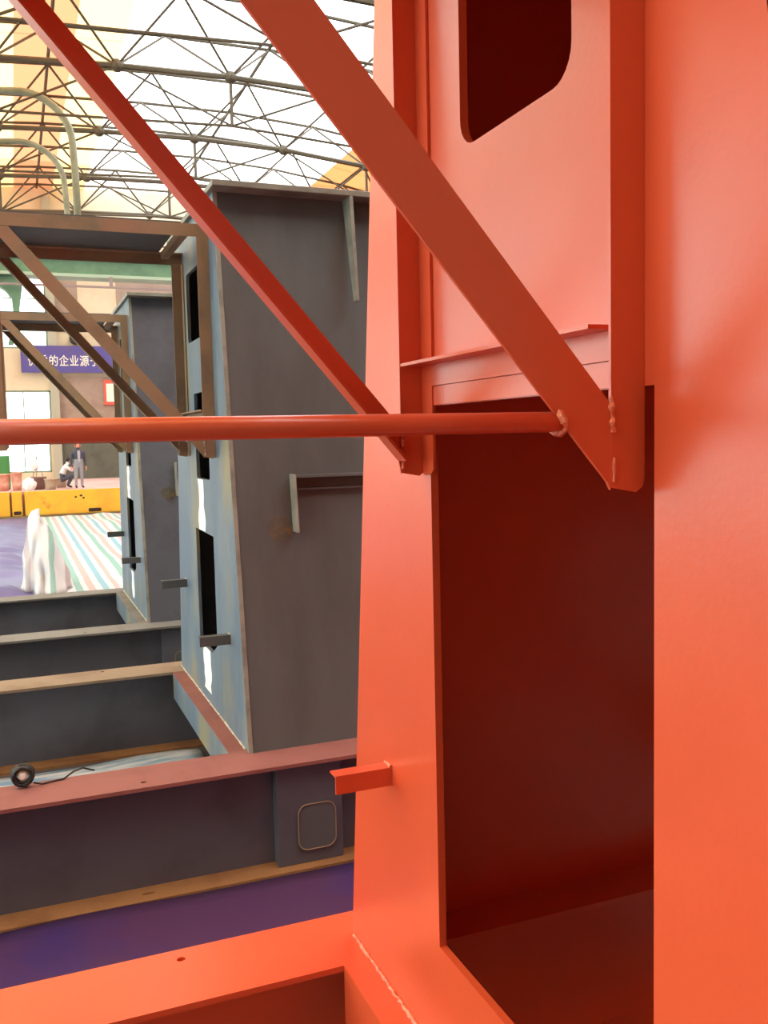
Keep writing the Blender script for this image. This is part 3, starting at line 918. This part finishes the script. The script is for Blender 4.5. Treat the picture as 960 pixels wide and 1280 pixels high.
def add_hand(J, bones, tag_, wrist, d, spread, thumb):
    """five-fingered hand from a wrist joint; d hand direction, spread across the palm"""
    w = Vector(J[wrist][0]); d = Vector(d).normalized(); spread = Vector(spread).normalized(); thumb = Vector(thumb).normalized()
    pal = w + d * 0.075
    J[tag_ + 'palm'] = (tuple(pal), (0.034, 0.02))
    bones.append((wrist, tag_ + 'palm', 'skin'))
    for k, (off, ln) in enumerate(((-0.03, 0.075), (-0.01, 0.085), (0.01, 0.08), (0.03, 0.062))):
        a = pal + spread * off + d * 0.03
        b = a + d * ln * 0.5 + thumb * 0.006
        c = b + (d * 0.8 + thumb * 0.45).normalized() * ln * 0.5
        J['%sf%da' % (tag_, k)] = (tuple(a), 0.0095)
        J['%sf%db' % (tag_, k)] = (tuple(b), 0.0085)
        J['%sf%dc' % (tag_, k)] = (tuple(c), 0.0075)
        bones += [(tag_ + 'palm', '%sf%da' % (tag_, k), 'skin'), ('%sf%da' % (tag_, k), '%sf%db' % (tag_, k), 'skin'), ('%sf%db' % (tag_, k), '%sf%dc' % (tag_, k), 'skin')]
    a = w + d * 0.045 - spread * 0.036
    b = a + (d * 0.7 - spread * 0.7).normalized() * 0.045
    J[tag_ + 'ta'] = (tuple(a), 0.012)
    J[tag_ + 'tb'] = (tuple(b), 0.009)
    bones += [(tag_ + 'palm', tag_ + 'ta', 'skin'), (tag_ + 'ta', tag_ + 'tb', 'skin')]

# standing person, facing the camera side
J = {'pelvis': ((0, 0, 0.86), (0.15, 0.11)), 'waist': ((0, 0, 1.02), (0.15, 0.105)), 'chest': ((0, 0.01, 1.22), (0.18, 0.12)), 'neckb': ((0, 0.01, 1.36), (0.09, 0.075)),
     'neck': ((0, 0, 1.42), 0.055), 'head': ((0, -0.015, 1.525), (0.085, 0.1)), 'face': ((0, -0.03, 1.57), (0.075, 0.085)), 'crown': ((0, -0.01, 1.61), 0.05)}
bones = [('pelvis', 'waist', 'trousers_grey'), ('waist', 'chest', 'jacket'), ('chest', 'neckb', 'jacket'), ('neckb', 'neck', 'skin'), ('neck', 'head', 'skin'), ('head', 'face', 'skin'), ('face', 'crown', 'skin')]
for s, n in ((-1, 'l'), (1, 'r')):
    J.update({n + 'hip': ((0.09 * s, 0, 0.8), 0.095), n + 'knee': ((0.10 * s, -0.02, 0.45), 0.062), n + 'ank': ((0.11 * s, 0.01, 0.09), 0.045), n + 'toe': ((0.125 * s, -0.13, 0.04), (0.042, 0.034)),
              n + 'sho': ((0.19 * s, 0.01, 1.29), 0.07), n + 'elb': ((0.25 * s, 0.03, 1.03), 0.052), n + 'wri': ((0.265 * s, -0.03, 0.81), 0.033)})
    bones += [('pelvis', n + 'hip', 'trousers_grey'), (n + 'hip', n + 'knee', 'trousers_grey'), (n + 'knee', n + 'ank', 'trousers_grey'), (n + 'ank', n + 'toe', 'shoe'),
              ('chest', n + 'sho', 'jacket'), (n + 'sho', n + 'elb', 'jacket'), (n + 'elb', n + 'wri', 'jacket')]
    add_hand(J, bones, n + 'h', n + 'wri', (0.02 * s, -0.1, -1), (0, 1, 0), (-s, 0, 0))
J['face'] = ((0, -0.045, 1.56), (0.07, 0.08))
pr_ = person('standing person in dark open jacket, light shirt and grey trousers on the platform', (2.03, 33.55, PZ + 0.005), 0.25, J, bones, None, 'hair')
pr_.scale = (0.97, 0.97, 0.97)
obj('shirt_front', plate([(-0.035, 0.95), (0.035, 0.95), (0.05, 1.3), (0.02, 1.36), (-0.02, 1.36), (-0.05, 1.3)], [], lambda a, c, s: (a, -0.128 + 0.02 * abs(c - 1.2) + s, c), 0.03), 'shirt_grey', pr_)

# crouching person, facing right
J = {'pelvis': ((0, 0, 0.34), (0.14, 0.13)), 'waist': ((0.03, 0, 0.5), (0.14, 0.12)), 'chest': ((0.13, 0, 0.70), (0.17, 0.13)), 'neckb': ((0.21, 0, 0.82), (0.085, 0.075)),
     'neck': ((0.24, 0, 0.86), 0.052), 'head': ((0.29, 0, 0.95), (0.085, 0.095)), 'face': ((0.32, 0, 0.985), (0.07, 0.08)), 'crown': ((0.29, 0, 1.04), 0.05)}
bones = [('pelvis', 'waist', 'trousers_dark'), ('waist', 'chest', 'shirt_white'), ('chest', 'neckb', 'shirt_white'), ('neckb', 'neck', 'skin'), ('neck', 'head', 'skin'), ('head', 'face', 'skin'), ('face', 'crown', 'skin')]
for s, n in ((-1, 'l'), (1, 'r')):
    J.update({n + 'hip': ((0.04, 0.11 * s, 0.30), 0.09), n + 'knee': ((0.40, 0.17 * s, 0.46), 0.066), n + 'ank': ((0.20, 0.15 * s, 0.09), 0.047), n + 'toe': ((0.36, 0.17 * s, 0.04), (0.042, 0.034)),
              n + 'sho': ((0.17, 0.19 * s, 0.76), 0.066), n + 'elb': ((0.38, 0.2 * s, 0.60), 0.048), n + 'wri': ((0.47, 0.08 * s, 0.76), 0.032)})
    bones += [('pelvis', n + 'hip', 'trousers_dark'), (n + 'hip', n + 'knee', 'trousers_dark'), (n + 'knee', n + 'ank', 'trousers_dark'), (n + 'ank', n + 'toe', 'shoe'),
              ('chest', n + 'sho', 'shirt_white'), (n + 'sho', n + 'elb', 'shirt_white'), (n + 'elb', n + 'wri', 'skin')]
    add_hand(J, bones, n + 'h', n + 'wri', (0.15, -0.35 * s, 0.9), (1, 0, -0.1), (0, -s, 0))
person('crouching person in white shirt and dark trousers on the platform, hands before the face', (1.47, 34.1, PZ + 0.005), 0.0, J, bones, None, 'hair_black')
